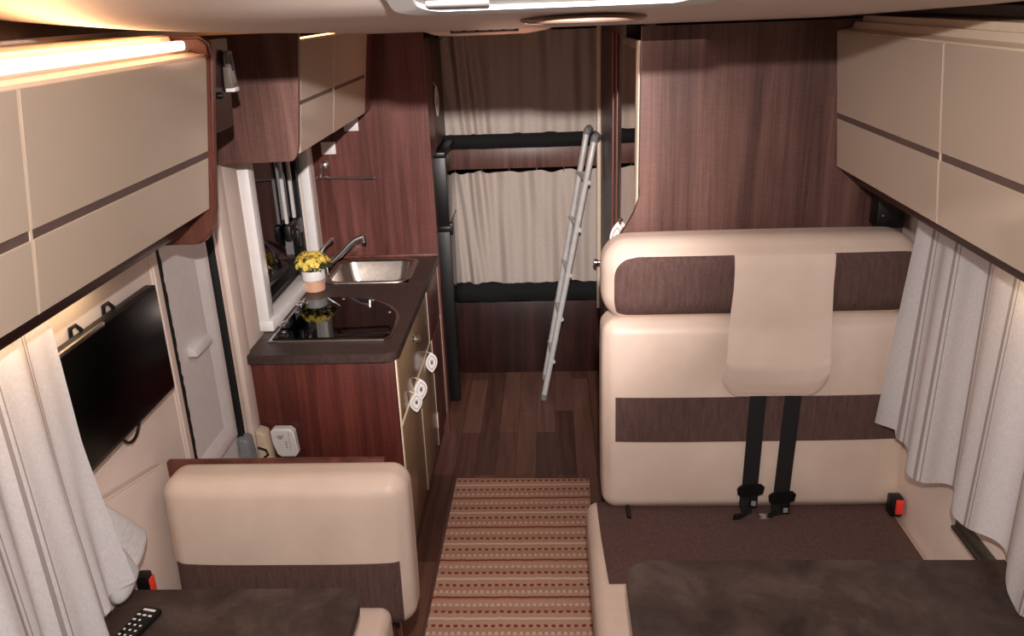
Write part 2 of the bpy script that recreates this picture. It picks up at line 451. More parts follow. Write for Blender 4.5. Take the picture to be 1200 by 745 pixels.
# roof window in the sloping part of the ceiling
w = thing('window_2', None, None, (.01, 1.2, 2.05), kind='structure')
def on_slope(b, off=0.0):
    return b.mapped(lambda c: Vector((c.x, c.y, ceil_z(c.y) - c.z)))
def ring(poly_o, poly_i, z0, z1):
    b = B(); n = len(poly_o)
    L = [[b.bm.verts.new((p[0], p[1], z)) for p in P] for P, z in ((poly_o, z0), (poly_o, z1), (poly_i, z1), (poly_i, z0))]
    for A, C in zip(L, L[1:] + L[:1]):
        for k in range(n): b.bm.faces.new((A[k], A[(k + 1) % n], C[(k + 1) % n], C[k]))
    return b
def sub(poly, n=4):
    out = []
    for p, q in zip(poly, poly[1:] + poly[:1]):
        for k in range(n): out.append((p[0] + (q[0] - p[0]) * k / n, p[1] + (q[1] - p[1]) * k / n))
    return out
po = sub(rrect(-.245, .275, .98, 1.462, .06)); pi = sub(rrect(-.205, .235, 1.02, 1.432, .045))
part('window_frame', on_slope(ring(po, pi, -.002, .010)), ROOF_FRAME, w)
part('blind', on_slope(B().grid(lambda u, v: (-.206 + .442 * u, 1.018 + .416 * v, .003), 8, 24)), ROOF_BLIND, w)
part('blind_grip', on_slope(B().box(-.19, -.09, 1.395, 1.418, .003, .010, .003)), ROOF_FRAME, w)

# entrance door
d = thing('door_1', None, None, (-1.075, 2.3, 0), kind='structure')
part('door_leaf', B().box(-1.095, -1.072, 2.105, 2.50, 0, 1.75), DOOR_PLASTIC, d)
fr = B()
po = [(2.12, .06), (2.455, .06), (2.455, 1.72), (2.12, 1.72)]
def wedge(pts): fr.hexa(pts, .002, 1)
# sloping frame round the sunk panel: upright on the hinge side and the bottom bar, mitred at the corner
wedge([(-1.073, 2.385, .725), (-1.058, 2.425, .690), (-1.058, 2.455, .66), (-1.073, 2.47, .645), (-1.073, 2.385, 1.70), (-1.058, 2.425, 1.70), (-1.058, 2.455, 1.70), (-1.073, 2.47, 1.70)])
wedge([(-1.073, 2.12, .645), (-1.058, 2.12, .66), (-1.058, 2.12, .69), (-1.073, 2.12, .725), (-1.073, 2.47, .645), (-1.058, 2.455, .66), (-1.058, 2.425, .69), (-1.073, 2.385, .725)])
part('door_moulding', fr, DOOR_PLASTIC, d)
part('grab_ledge', B().hexa([(-1.073, 2.232, 1.035), (-1.043, 2.232, 1.035), (-1.043, 2.358, 1.035), (-1.073, 2.358, 1.035), (-1.073, 2.232, 1.068), (-1.05, 2.232, 1.062), (-1.05, 2.358, 1.062), (-1.073, 2.358, 1.068)], .006), WHITE_PLASTIC, d)
for y in (2.478, 2.496):
    part('seal', B().box(-1.073, -1.052, y, y + .007, .0, 1.74, .001), BLACK_RUBBER, d)
sl = B(); n = 90
pts = [(2.110 + .007 + .007 * random.random(), .30 + 1.3 * k / n) for k in range(n + 1)]
part('brush_seal', B().prism([(2.104, .30)] + pts + [(2.104, 1.6)], 'X', -1.073, -1.044), BLACK_RUBBER, d)

# ------------------------------------------------------------------ floor covering
rg = B().hexa([(-.452, 1.93, .001), (.108, 1.93, .001), (.146, 3.225, .001), (-.442, 3.238, .001), (-.452, 1.93, .009), (.108, 1.93, .009), (.146, 3.225, .009), (-.442, 3.238, .009)], .003)
part('rug', rg, RUG, label='striped beige, red and cream woven rug lying along the aisle floor', cat='rug')

# ------------------------------------------------------------------ overhead cabinets
def overhead(sgn, name, label, xt, xb, zt, zg, zb, seams, yend, xwall, panelmat, mat):
    """sgn -1 left, +1 right; fronts lean so that they are nearer the wall at the bottom"""
    t = thing(name, label, 'cabinet', ((xt + xwall) / 2, (seams[0] + yend) / 2, zb))
    def xf(z): return xt + (xb - xt) * (zt - z) / (zt - zb)
    s = sgn
    # carcass, set back from the fronts and a little deeper at the bottom
    g = .022 * s
    c = B().hexa(sorted_hexa(xf(zb) + g, xt + g, xwall, seams[0] - .002, yend, zb + .012, zt - .002))
    part('carcass', c, W_DARK, t)
    part('bottom_rail', B().box(min(xf(zb) + .06 * s, xwall), max(xf(zb) + .06 * s, xwall), seams[0], yend, zb - .052, zb - .022, .004), W_RAIL, t)
    for y0, y1 in zip(seams, seams[1:]):
        gap = .0035
        def pan(za, zc):
            return B().hexa(sorted_hexa(xf(za), xf(zc), None, y0 + gap, y1 - gap, za, zc, .02 * s), .0015, 1)
        dr = part('door', pan(zg + .008, zt), mat, t)
        part('lower_panel', pan(zb, zg - .008), mat, dr)
        part('inlay_strip', B().hexa(sorted_hexa(xf(zg - .008) + .003 * s, xf(zg + .008) + .003 * s, None, y0 + gap, y1 - gap, zg - .0085, zg + .0085, .016 * s)), INLAY, dr)
        part('door_edging', B().hexa(sorted_hexa(xf(zb) + .001 * s, xt + .001 * s, None, y0 - gap, y0 + gap, zb, zt, .018 * s)), CREAM_TRIM, dr)
    return t, xf
def sorted_hexa(xb, xt, xw, y0, y1, z0, z1, th=None):
    xb2 = xw if xw is not None else xb + th; xt2 = xw if xw is not None else xt + th
    return [(xb, y0, z0), (xb2, y0, z0), (xb2, y1, z0), (xb, y1, z0), (xt, y0, z1), (xt2, y0, z1), (xt2, y1, z1), (xt, y1, z1)]

t, xfL = overhead(-1, 'overhead_cabinet', 'long cream gloss overhead cabinet above the television, warm light strip along its top', -.790, -.842, 1.885, 1.660, 1.527, [-.2, .53, 1.265, 2.012], 2.016, XL, W_PANEL, CREAM_GLOSS)
# top deck with the trough for the light strip
dk = B().prism([(-.792, 1.883), (-.795, 1.890), (-.815, 1.893), (-.865, 1.905), (-.872, 1.932), (-.885, 1.936), (XL, 1.936), (XL, 1.883)], 'Y', -.2, 2.012)
part('top_deck', dk, CREAM_TRIM, t)
ep = [(XL, 1.93), (-.805, 1.93), (-.785, 1.915), (-.782, 1.88), (-.835, 1.52)]
for k in range(1, 9):
    a = PI * .5 * k / 8; ep.append((-.835 - .055 * (1 - math.cos(a)) - .004, 1.52 - .085 * math.sin(a)))
ep += [(XL, 1.432)]
part('end_panel', B().prism(ep, 'Y', 2.016, 2.046, .006, 3), W_EDGE, t)
led = thing('light_strip', 'bright warm light strip running along the top of the long left cabinet', 'light', (-.845, 1.0, 1.899))
for y0, y1 in ((-.15, 1.635), (1.665, 1.975), (1.99, 2.012)):
    part('diffuser', B().box(-.862, -.835, y0, y1, 1.902, 1.922, .006), LED, led)
part('rail', B().box(-.866, -.83, -.15, 2.012, 1.897, 1.902), CREAM_TRIM, led)

t, xfR = overhead(1, 'overhead_cabinet', 'long cream gloss overhead cabinet above the right bench and striped curtain', .816, .853, 1.867, 1.634, 1.485, [-.2, .48, 1.17, 1.858, 2.548], 2.552, XR, W_PANEL, CREAM_GLOSS)
dk = B().prism([(.818, 1.865), (.824, 1.871), (.86, 1.876), (.868, 1.892), (.885, 1.892), (.89, 1.908), (XR, 1.908), (XR, 1.865)], 'Y', -.2, 2.552)
part('top_deck', dk, CREAM_TRIM, t)
spk = thing('corner_box', 'small black box in the corner under the far end of the right cabinet', 'box', (1.01, 2.52, 1.31))
part('housing', B().box(.968, 1.05, 2.49, 2.555, 1.31, 1.405, .004), BLACK, spk)
part('stud', B().lathe([(0, -.004), (.003, -.003), (.004, 0)], (.985, 2.49, 1.345), 'Y', 10), CHROME, spk)

# walnut control box above the entrance door, and the remote in its holder
cb = thing('control_box', 'dark walnut box above the entrance door between the two left overhead cabinets', 'cabinet', (-.93, 2.2, 1.66))
bp = [(XL, 1.92), (-.800, 1.92), (-.815, 1.715)]
for k in range(1, 7):
    a = .5 * PI * k / 6; bp.append((-.815 - .015 * (1 - math.cos(a)), 1.715 - .015 * math.sin(a)))
bp += [(XL, 1.700)]
part('housing', B().prism(bp, 'Y', 2.05, 2.185, .003), W_DARK, cb)
part('knob', B().lathe([(0, .016), (.006, .014), (.008, .006), (.008, 0)], (-.808, 2.085, 1.79), 'X', 16), BLACK, cb)
RMX = lambda b: b.mapped(lambda c: Vector((-.800 + (c.x + .800) * .8, 2.150 + (c.y - 2.128) * .8, 1.793 + (c.z - 1.793) * .9)))
rm = thing('remote_control', 'small grey remote control clipped upright on the walnut box above the door', 'remote', (-.80, 2.14, 1.795))
part('holder', RMX(B().hexa([(-.807, 2.105, 1.803), (-.777, 2.105, 1.803), (-.777, 2.150, 1.803), (-.807, 2.150, 1.803), (-.803, 2.105, 1.862), (-.782, 2.105, 1.862), (-.782, 2.150, 1.862), (-.803, 2.150, 1.862)], .003)), SHADED_HOLDER, rm)
part('holder_lit_edge', RMX(B().box(-.806, -.776, 2.108, 2.152, 1.793, 1.806, .003)), WHITE_PLASTIC, rm)  # white strip standing in for the lit lower edge of the holder
part('handset', RMX(B().hexa([(-.800, 2.112, 1.815), (-.778, 2.112, 1.815), (-.778, 2.144, 1.815), (-.800, 2.144, 1.815), (-.797, 2.112, 1.902), (-.781, 2.112, 1.902), (-.781, 2.144, 1.902), (-.797, 2.144, 1.902)], .003)), GREY_PLASTIC, rm)
part('display', RMX(B().hexa([(-.781, 2.117, 1.850), (-.7765, 2.117, 1.850), (-.7765, 2.139, 1.850), (-.781, 2.139, 1.850), (-.782, 2.117, 1.893), (-.779, 2.117, 1.893), (-.779, 2.139, 1.893), (-.782, 2.139, 1.893)])), BLACK, rm)

# overhead cabinet over the kitchen: walnut side panel, two doors
kc = thing('overhead_cabinet', 'shorter two-door overhead cabinet above the kitchen worktop with walnut side panel', 'cabinet', (-.9, 3.1, 1.56))
kx = lambda z: -.727 - .042 * (1.894 - z) / .334
sp = [(XL, 1.918), (-.724, 1.918), (-.727, 1.894), (kx(1.60), 1.60)]
for k in range(1, 7):
    a = .5 * PI * k / 6; sp.append((kx(1.60) - .03 * (1 - math.cos(a)) - .002, 1.60 - .055 * math.sin(a)))
sp += [(XL, 1.541)]
part('side_panel', B().prism(sp, 'Y', 2.556, 2.578, .002), W_PANEL, kc)
part('carcass', B().hexa(sorted_hexa(kx(1.575) - .022, kx(1.885) - .022, XL, 2.578, 3.698, 1.575, 1.885)), W_DARK, kc)
for y0, y1 in ((2.579, 3.008), (3.008, 3.56)):
    def pan(za, zc): return B().hexa(sorted_hexa(kx(za), kx(zc), None, y0 + .003, y1 - .003, za, zc, -.018), .0015, 1)
    dr = part('door', pan(1.722, 1.892), CREAM_GLOSS, kc)
    part('lower_panel', pan(1.565, 1.710), CREAM_GLOSS, dr)
    part('inlay_strip', B().hexa(sorted_hexa(kx(1.709) - .003, kx(1.723) - .003, None, y0 + .003, y1 - .003, 1.709, 1.723, -.014)), INLAY, dr)
    part('door_edging', B().hexa(sorted_hexa(kx(1.565) - .001, kx(1.892) - .001, None, y1 - .003, y1 + .003, 1.565, 1.892, -.016)), CREAM_TRIM, dr)
part('end_filler', B().hexa(sorted_hexa(kx(1.565) - .004, kx(1.892) - .004, None, 3.565, 3.698, 1.565, 1.892, -.018)), W_RED, kc)
part('top_edge', B().box(-.742, -.728, 2.579, 3.56, 1.8925, 1.8965), CREAM_TRIM, kc)
kl = thing('light_strip', 'amber light strip on top of the kitchen overhead cabinet', 'light', (-.85, 3.1, 1.886))
part('diffuser', B().box(-.86, -.84, 2.60, 3.50, 1.8865, 1.8895, .001), LED_K, kl)
for i, (x, y, z, lb) in enumerate(((-.862, 3.60, 1.502, 'white square plate on the kitchen wall just below the overhead cabinet door'), (-.972, 3.60, 1.404, 'white square plate on the kitchen wall above the towel rail mount'))):
    sw = thing('wall_plate', lb, 'plate', (x, 3.695, z - .03), group='white plates on the kitchen wall')
    part('plate', B().box(x - .032, x + .032, 3.688, 3.6995, z - .026, z + .028, .003), WHITE_PLASTIC, sw)
    part('rocker', B().box(x - .015, x + .015, 3.684, 3.688, z - .016, z + .018, .002), WHITE_PLASTIC, sw)

# ------------------------------------------------------------------ kitchen
def eye(w, h):
    """pointed oval outline"""
    up = [(-h / 2 + h * k / 12) for k in range(13)]
    f = lambda z: w / 2 * max(0, 1 - (2 * z / h) ** 2) ** 1.0
    return [(f(z), z) for z in up] + [(-f(z), z) for z in up[-2:0:-1]]
def ring_y(po, pi, y0, y1):
    b = B(); n = len(po)
    L = [[b.bm.verts.new((p[0], y, p[1])) for p in P] for P, y in ((po, y0), (po, y1), (pi, y1), (pi, y0))]
    for A, C in zip(L, L[1:] + L[:1]):
        for k in range(n): b.bm.faces.new((A[k], A[(k + 1) % n], C[(k + 1) % n], C[k]))
    return b
def hang_tag(label, x, y, z, h, w, rz, anchor):
    """white pointed-oval tag hanging from a front, turned about its string"""
    t = thing('hanging_tag', label, 'tag', (x, y, z - h / 2), group='eye-shaped tags')
    T = ((x, y, z), 'Z', math.radians(rz))
    o = lambda k: [(x + a * k, z + c * k) for a, c in eye(w, h)]
    part('card', B().prism(o(1), 'Y', y - .0015, y + .0015, .0006, 1).rot(*T), PINK_WHITE, t)
    part('printed_ring', ring_y(o(.74), o(.62), y - .0024, y - .0014).rot(*T), GREYMARK, t)
    part('printed_mark', B().prism([(x - w * .12, z - h * .10), (x + w * .10, z - h * .13), (x + w * .14, z + h * .12), (x - w * .10, z + h * .15)], 'Y', y - .0022, y - .0014).rot(*T), GREYMARK, t)
    part('centre_dot', B().lathe([(0, -.0032), (.004, -.0028), (.005, -.0014)], (x, y, z), 'Y', 10).rot(*T), BLACK, t)
    part('string', B().tube([(x, y, z + h * .46), ((x + anchor[0]) / 2, (y + anchor[1]) / 2, (z + h * .46 + anchor[2]) / 2 - .002), anchor], .0014, 6), CREAM_TRIM, t)
def ring_x(po, pi, x0, x1):
    b = B(); n = len(po)
    L = [[b.bm.verts.new((x, p[0], p[1])) for p in P] for P, x in ((po, x0), (po, x1), (pi, x1), (pi, x0))]
    for A, C in zip(L, L[1:] + L[:1]):
        for k in range(n): b.bm.faces.new((A[k], A[(k + 1) % n], C[(k + 1) % n], C[k]))
    return b
ku = thing('kitchen_unit', 'walnut kitchen base unit with glossy cream drawer and door fronts coloured dark as if in dim light', 'cabinet', (-.78, 3.1, 0))
XK = -.53
part('side_panel', B().box(-1.03, XK - .004, 2.58, 2.598, 0, .868, .001), W_SIDE, ku)
part('carcass', B().box(-1.03, XK - .024, 2.598, 3.698, .10, .74), W_DARK, ku)
part('plinth', B().box(-1.03, XK - .05, 2.60, 3.698, 0, .10), W_DARK, ku)
part('corner_edging', B().box(XK - .010, XK, 2.580, 2.590, .10, .866, .002), CREAM_TRIM, ku)
def front(nm, y0, y1, z0, z1, m=DIM_CREAM_GLOSS):
    o = part(nm, B().box(XK - .02, XK, y0 + .004, y1 - .004, z0 + .003, z1 - .003, .0015), m, ku)
    part('front_edging', B().box(XK - .018, XK + .001, y1 - .004, y1 + .004, z0, z1, .001), CREAM_TRIM, o)
    return o
dw = front('drawer', 2.592, 3.325, .625, .865)
part('drawer_edging', B().box(XK - .018, XK + .002, 2.592, 3.325, .612, .626, .001), CREAM_TRIM, dw)
kb = part('knob', B().lathe([(0, .030), (.010, .028), (.015, .020), (.010, .012), (.012, .006), (.017, 0)], (XK, 2.93, .80), 'X', 20), CHROME, dw, label='round chrome drawer knob')
d1 = front('door', 2.592, 3.0, .10, .612); d2 = front('door', 3.0, 3.375, .10, .612); d3 = front('door', 3.333, 3.69, .612, .865, W_RED); d4 = front('door', 3.383, 3.69, .10, .612, W_RED)
part('hinge', B().box(XK - .002, XK + .004, 3.365, 3.385, .19, .26, .001), CREAM_TRIM, d2)

hang_tag('white eye-shaped tag hanging on the kitchen front nearest the fridge, apart from the other two', -.508, 3.19, .590, .092, .056, 40, (-.528, 3.19, .640))
hang_tag('white eye-shaped tag on the kitchen front, the rear one of the overlapping pair', -.508, 2.885, .612, .090, .056, 40, (-.528, 2.885, .662))
hang_tag('white eye-shaped tag on the kitchen front, the lower and nearer of the overlapping pair', -.506, 2.755, .622, .080, .052, 40, (-.528, 2.755, .668))
wt = thing('kitchen_worktop', 'dark brown kitchen worktop along the left wall under the window', 'worktop', (-.78, 3.1, .868))
# slab with the two cut-outs: four bars round sink and hob
HOB = [(-.992, 2.672)] + [(-.585, 2.672), (-.566, 2.70), (-.562, 2.80)]
for k in range(1, 15):
    a = .5 * PI * k / 15; HOB.append((-.562 - .27 * (1 - math.cos(a)) - .0, 2.84 + .285 * math.sin(a)))
HOB += [(-.85, 3.128), (-.992, 3.128)]
slab = B()
slab.prism(rrect(XL + .012, -.522, 2.556, 3.29, (0, .045, 0, 0)), 'Z', .868, .900, .003)
slab.box(XL + .001, -.985, 3.29, 3.698, .868, .900).box(-.602, -.522, 3.29, 3.698, .868, .900).box(-.985, -.602, 3.668, 3.698, .868, .900).box(-.985, -.602, 3.29, 3.318, .868, .900)
part('slab', slab, WORKTOP, wt)
part('upstand', B().box(XL + .012, -.522, 3.690, 3.6995, .900, .912, .002), W_EDGE, wt)
hb = thing('hob', 'kitchen hob under a black glass lid with a rounded corner, steel rim', 'hob', (-.78, 2.9, .900))
def inset(poly, d):
    c = Vector((sum(p[0] for p in poly) / len(poly), sum(p[1] for p in poly) / len(poly)))
    out = []
    for p in poly:
        v = Vector(p) - c; out.append(tuple(c + v * (1 - d / v.length)))
    return out
part('rim', B().prism(HOB, 'Z', .900, .906, .002), STEEL, hb)
part('glass_lid', B().prism(inset(HOB, .017), 'Z', .906, .911, .0015), BLACK_GLASS, hb)
for x, y in ((-.955, 2.745), (-.965, 2.95), (-.955, 3.05), (-.70, 3.07), (-.61, 2.93), (-.82, 3.09)):
    part('stud', B().lathe([(0, .004), (.006, .003), (.008, 0)], (x, y, .911), 'Z', 12), CHROME, hb)
for y in (2.80, 3.02): part('hinge', B().box(-.992, -.968, y, y + .05, .9105, .917, .002), CHROME, hb)
sk = thing('sink', 'rectangular stainless steel sink set in the worktop', 'sink', (-.79, 3.49, .78))
so = rrect(-.972, -.598, 3.312, 3.668, .06); 
def basin():
    b = B(); L = []
    for d, z in ((.0, .9005), (.002, .905), (.022, .905), (.030, .898), (.042, .84), (.060, .800), (.085, .788)):
        L.append([b.bm.verts.new((p[0], p[1], z)) for p in rrect(-.972 + d, -.598 - d, 3.312 + d, 3.668 - d, max(.062 - d * .25, .02))])
    n = len(L[0])
    for A, C in zip(L, L[1:]):
        for k in range(n): b.bm.faces.new((A[k], A[(k + 1) % n], C[(k + 1) % n], C[k]))
    b.bm.faces.new(L[-1]); return b
part('basin', basin(), STEEL, sk)
part('drain', B().lathe([(0, .001), (.012, .001), (.02, .004), (.024, .002), (.024, 0)], (-.785, 3.49, .7885), 'Z', 20), CHROME, sk)
fc = thing('tap', 'chrome mixer tap with long rising spout behind the flower pot', 'tap', (-.975, 3.44, .905))
part('base', B().lathe([(.028, 0), (.028, .006), (.021, .010), (.020, .075), (.016, .085), (0, .088)], (-.985, 3.43, .9005), 'Z', 20), CHROME, fc)
part('spout', B().tube([(-.978, 3.43, .945), (-.955, 3.432, .958), (-.93, 3.435, .972), (-.90, 3.44, .998), (-.865, 3.445, 1.032), (-.84, 3.449, 1.052), (-.815, 3.452, 1.062), (-.798, 3.454, 1.064)], [.013, .012, .0115, .011, .0105, .010, .010, .010]).tube([(-.803, 3.454, 1.072), (-.800, 3.454, 1.040)], .011), CHROME, fc)
part('lever', B().tube([(-.987, 3.43, .98), (-.982, 3.432, 1.015), (-.968, 3.436, 1.032), (-.945, 3.44, 1.050), (-.930, 3.442, 1.062)], [.011, .009, .006, .0055, .007]), CHROME, fc)

fp = thing('flower_pot', 'small white and blush pot of yellow flowers on the worktop by the window', 'flower pot', (-.975, 3.245, .90))
part('pot', B().lathe([(0, .002), (.040, 0), (.043, .003), (.045, .050), (.0455, .052), (.044, .084), (.041, .084), (.040, .07), (0, .068)], (-.975, 3.245, .9), 'Z', 32), TERRA, fp)
part('rim_band', B().lathe([(.0462, .050), (.0468, .052), (.0462, .084), (.0445, .088), (.040, .086), (.0395, .07)], (-.975, 3.245, .9), 'Z', 32), WHITE_PLASTIC, fp)
lv = B()
for i in range(46):
    a = random.random() * 2 * PI; r = .012 + .05 * random.random(); zz = .985 + .03 * random.random()
    c = Vector((-.975 + r * math.cos(a), 3.245 + r * math.sin(a), zz)); dr = Vector((math.cos(a), math.sin(a), .3 * random.random())).normalized(); sd = dr.cross(Vector((0, 0, 1))).normalized()
    L = .03; vs = [lv.bm.verts.new(c + dr * L * p + sd * q * .007 + Vector((0, 0, .006 * math.sin(p * PI)))) for p, q in ((0, 0), (.4, 1), (1, 0), (.4, -1))]
    lv.bm.faces.new(vs)
for i in range(10):
    a = i * .628; lv.tube([(-.975 + .012 * math.cos(a), 3.245 + .012 * math.sin(a), .965), (-.975 + .04 * math.cos(a), 3.245 + .04 * math.sin(a), 1.02)], .0016, 5)
part('leaves', lv, GREEN, fp)
fl = B(); cs = []
tries = 0
while len(cs) < 58 and tries < 4000:
    tries += 1
    a = random.random() * 2 * PI; r = .072 * math.sqrt(random.random()); z = 1.005 + .055 * math.sqrt(max(0, 1 - (r / .074) ** 2)) * (.35 + .65 * random.random())
    c = Vector((r * math.cos(a), r * math.sin(a), z))
    if all((c - q).length > .0125 for q in cs): cs.append(c)
for c in cs:
    n = (Vector((c.x, c.y, (c.z - 1.0) * 1.2))).normalized(); u = n.orthogonal().normalized(); v = n.cross(u); C = c + Vector((-.975, 3.245, 0)); ph = random.random() * 6
    for k in range(9):
        a = ph + 2 * PI * k / 9; d = u * math.cos(a) + v * math.sin(a); s = d.cross(n)
        L = .013 + .004 * random.random()
        q = [C, C + d * L * .55 + s * .0035 + n * .003, C + d * L + n * .0055, C + d * L * .55 - s * .0035 + n * .003]
        fl.bm.faces.new([fl.bm.verts.new(x) for x in q])
    fl.lathe([(0, .0035), (.003, .002), (.0036, -.001)], C, 'Z', 6)
part('blooms', fl, YELLOW, fp)

tr = thing('towel_rail', 'chrome towel rail on the walnut kitchen wall above the sink', 'towel rail', (-.9, 3.69, 1.27))
part('mount', B().lathe([(.018, 0), (.018, -.010), (.010, -.016), (0, -.017)], (-1.000, 3.6995, 1.330), 'Y', 20).tube([(-1.0, 3.69, 1.33), (-1.005, 3.665, 1.305), (-1.012, 3.655, 1.285)], .006), CHROME, tr)
part('bar', B().tube([(-1.035, 3.655, 1.275), (-1.025, 3.655, 1.287), (-1.01, 3.655, 1.284), (-.78, 3.655, 1.276), (-.770, 3.655, 1.278), (-.768, 3.655, 1.292)], .0055), CHROME, tr)

gd = thing('gas_detector', 'white plug-in alarm box low on the walnut side of the kitchen unit', 'alarm', (-.945, 2.575, .52))
gp = [(-.985, .618), (-.972, .630), (-.915, .630), (-.902, .616), (-.896, .535), (-.908, .520), (-.958, .520), (-.970, .530), (-.982, .570)]
part('case', B().prism(gp, 'Y', 2.545, 2.580, .007, 3), WHITE_PLASTIC, gd)
part('vent_line', B().box(-.9205, -.9185, 2.5435, 2.546, .545, .618), GREYMARK, gd)
for z in (.580, .571, .561): part('indicator', B().lathe([(0, -.002), (.0022, -.0015), (.0026, 0)], (-.932, 2.545, z), 'Y', 8), BLACK, gd)
part('printed_mark', B().prism([(-.964, .605), (-.938, .607), (-.945, .592), (-.955, .590)], 'Y', 2.5442, 2.546), GREYMARK, gd)

# fly-screen catch by the door step
ct = thing('door_catch', 'grey and beige plastic catch at the foot of the door frame by the kitchen', 'catch', (-1.01, 2.5, .45))
part('grey_body', B().hexa([(-1.07, 2.45, .42), (-1.015, 2.45, .42), (-1.015, 2.515, .42), (-1.07, 2.515, .42), (-1.068, 2.455, .645), (-1.030, 2.455, .635), (-1.030, 2.515, .635), (-1.068, 2.515, .645)], .012, 3), GREY_PLASTIC, ct)
part('beige_cap', B().hexa([(-1.03, 2.515, .40), (-.975, 2.515, .40), (-.975, 2.575, .40), (-1.03, 2.575, .40), (-1.028, 2.515, .64), (-.992, 2.515, .625), (-.992, 2.575, .625), (-1.028, 2.575, .64)], .010, 3), BEIGE_PLASTIC, ct)
part('pull', B().tube([(-1.016, 2.50, .585), (-.99, 2.50, .575), (-.985, 2.502, .555), (-1.0, 2.504, .545)], .004, 8), BLACK, ct)

# ------------------------------------------------------------------ fridge and the cupboard above
fg = thing('fridge', 'tall black-fronted fridge in the corridor behind the kitchen wall', 'fridge', (-.8, 4.17, 0))
part('body', B().box(XL, -.565, 3.96, 4.383, .03, 1.325), W_RED, fg)
part('side_stile', B().box(-.57, -.545, 3.722, 3.955, 0, 1.335), W_RED, fg)
for z0, z1 in ((.04, .955), (.965, 1.30)):
    dd = part('door', B().box(-.565, -.500, 3.985, 4.38, z0, z1, .003), BLACK_GLASS, fg)
    part('door_frame', B().box(-.560, -.492, 3.958, 3.99, z0 - .003, z1 + .003, .004), BLACK, dd)
part('top_trim', B().box(-.565, -.494, 3.958, 4.38, 1.304, 1.328, .004), BLACK, fg)
part('latch', B().box(-.50, -.478, 3.962, 4.00, .925, .985, .004).box(-.545, -.485, 3.950, 3.962, .945, .972, .003), BLACK, fg)
oc = thing('cupboard', 'cream-edged walnut cupboard above the fridge', 'cupboard', (-.8, 4.17, 1.335))
part('carcass', B().box(XL, -.560, 3.93, 4.385, 1.335, 1.84), W_DARK, oc)
dd = part('door', B().box(-.560, -.536, 3.945, 4.38, 1.34, 1.815, .002), W_PANEL, oc)
part('door_edging', B().box(-.560, -.534, 3.925, 3.945, 1.34, 1.815, .002), CREAM_TRIM, dd)
part('side_stile', B().box(-.560, -.528, 3.722, 3.925, 1.335, 1.84), W_RED, oc)
part('corner_bracket', B().prism([(-.556, 1.838), (-.47, 1.838), (-.50, 1.822), (-.556, 1.80)], 'Y', 3.93, 3.97, .003), BLACK, oc)

# ------------------------------------------------------------------ bunk bed, its curtains and the ladder
bk = thing('bunk_bed', 'two-tier bunk bed across the rear end with black edged mattresses', 'bunk bed', (-.15, 4.8, 0))
X0, X1 = -.545, .255
part('drawer_front', B().box(X0, X1, 4.385, 4.41, 0, .425, .002), W_DARK, bk)
part('lower_base', B().box(X0, X1, 4.41, 5.19, .38, .425), W_DARK, bk)
part('upper_board', B().box(X0, X1, 4.385, 4.41, 1.165, 1.27, .003), W_PANEL, bk)
part('upper_base', B().box(X0, X1, 4.41, 5.19, 1.20, 1.27), W_DARK, bk)
def strip(z0, z1, sag):
    return B().grid(lambda u, v: (X0 + (X1 - X0) * u, 4.383 - .022 * math.sin(PI * v) + .003 * math.sin(u * 23), (z0 + (z1 - z0) * v) + sag * math.sin(u * 17) * (1 - v)), 60, 8, thick=-.012)
part('lower_mattress_edge', strip(.43, .535, .006), BLACK_CLOTH, bk)
part('upper_mattress_edge', strip(1.272, 1.345, .004), BLACK_CLOTH, bk)
part('lower_mattress', B().box(X0, X1, 4.42, 5.19, .427, .52, .02), BLACK_CLOTH, bk)
part('upper_mattress', B().box(X0, X1, 4.42, 5.19, 1.272, 1.34, .02), BLACK_CLOTH, bk)
def bunk_curtain(u, v, z0, z1, ph, hang):
    x = X0 + (X1 - X0) * u
    a = .013 * math.sin(u * 26 + ph) + .008 * math.sin(u * 61 + ph * 2) + .012 * math.sin(u * 9 + v * 3 + ph) * (1 - v) + .006 * math.sin(u * 40 + v * 7) * v
    left = math.exp(-((u - .16) / .12) ** 2)
    a += left * .016 * math.sin(u * 75 + 4 * v) 
    dz = -hang * (1 - math.cos((u * 5.0) * 2 * PI)) * .5 * v ** 6
    return (x, 4.425 + a - .01 * v, z0 + (z1 - z0) * v + dz + .004 * math.sin(u * 31) * (1 - v))
lc = thing('bunk_curtain', 'pale cloth curtain hooked across the lower bunk', 'curtain', (-.15, 4.42, .52), group='bunk curtains')
part('cloth', B().grid(lambda u, v: bunk_curtain(u, v, .525, 1.148, .4, .012), 200, 24, lambda u, v: (u * .9, v * .62)), BUNKCLOTH, lc, flip=None)
for k in range(6):
    x = X0 + .04 + (X1 - X0 - .08) * k / 5
    part('hook', B().tube([(x, 4.405, 1.165), (x, 4.408, 1.150), (x, 4.414, 1.140)], .003, 6), CHROME, lc)
uc = thing('bunk_curtain', 'tall cloth curtain drawn across the upper bunk below the roof vent', 'curtain', (-.15, 4.42, 1.34), group='bunk curtains')
part('cloth', B().grid(lambda u, v: bunk_curtain(u, v, 1.335, 1.842, 2.1, .0), 200, 24, lambda u, v: (u * .9, v * .5)), BUNKCLOTH, uc, flip=None)
ld = thing('ladder', 'grey aluminium bunk ladder leaning against the upper bunk', 'ladder', (0, 4.1, 0))
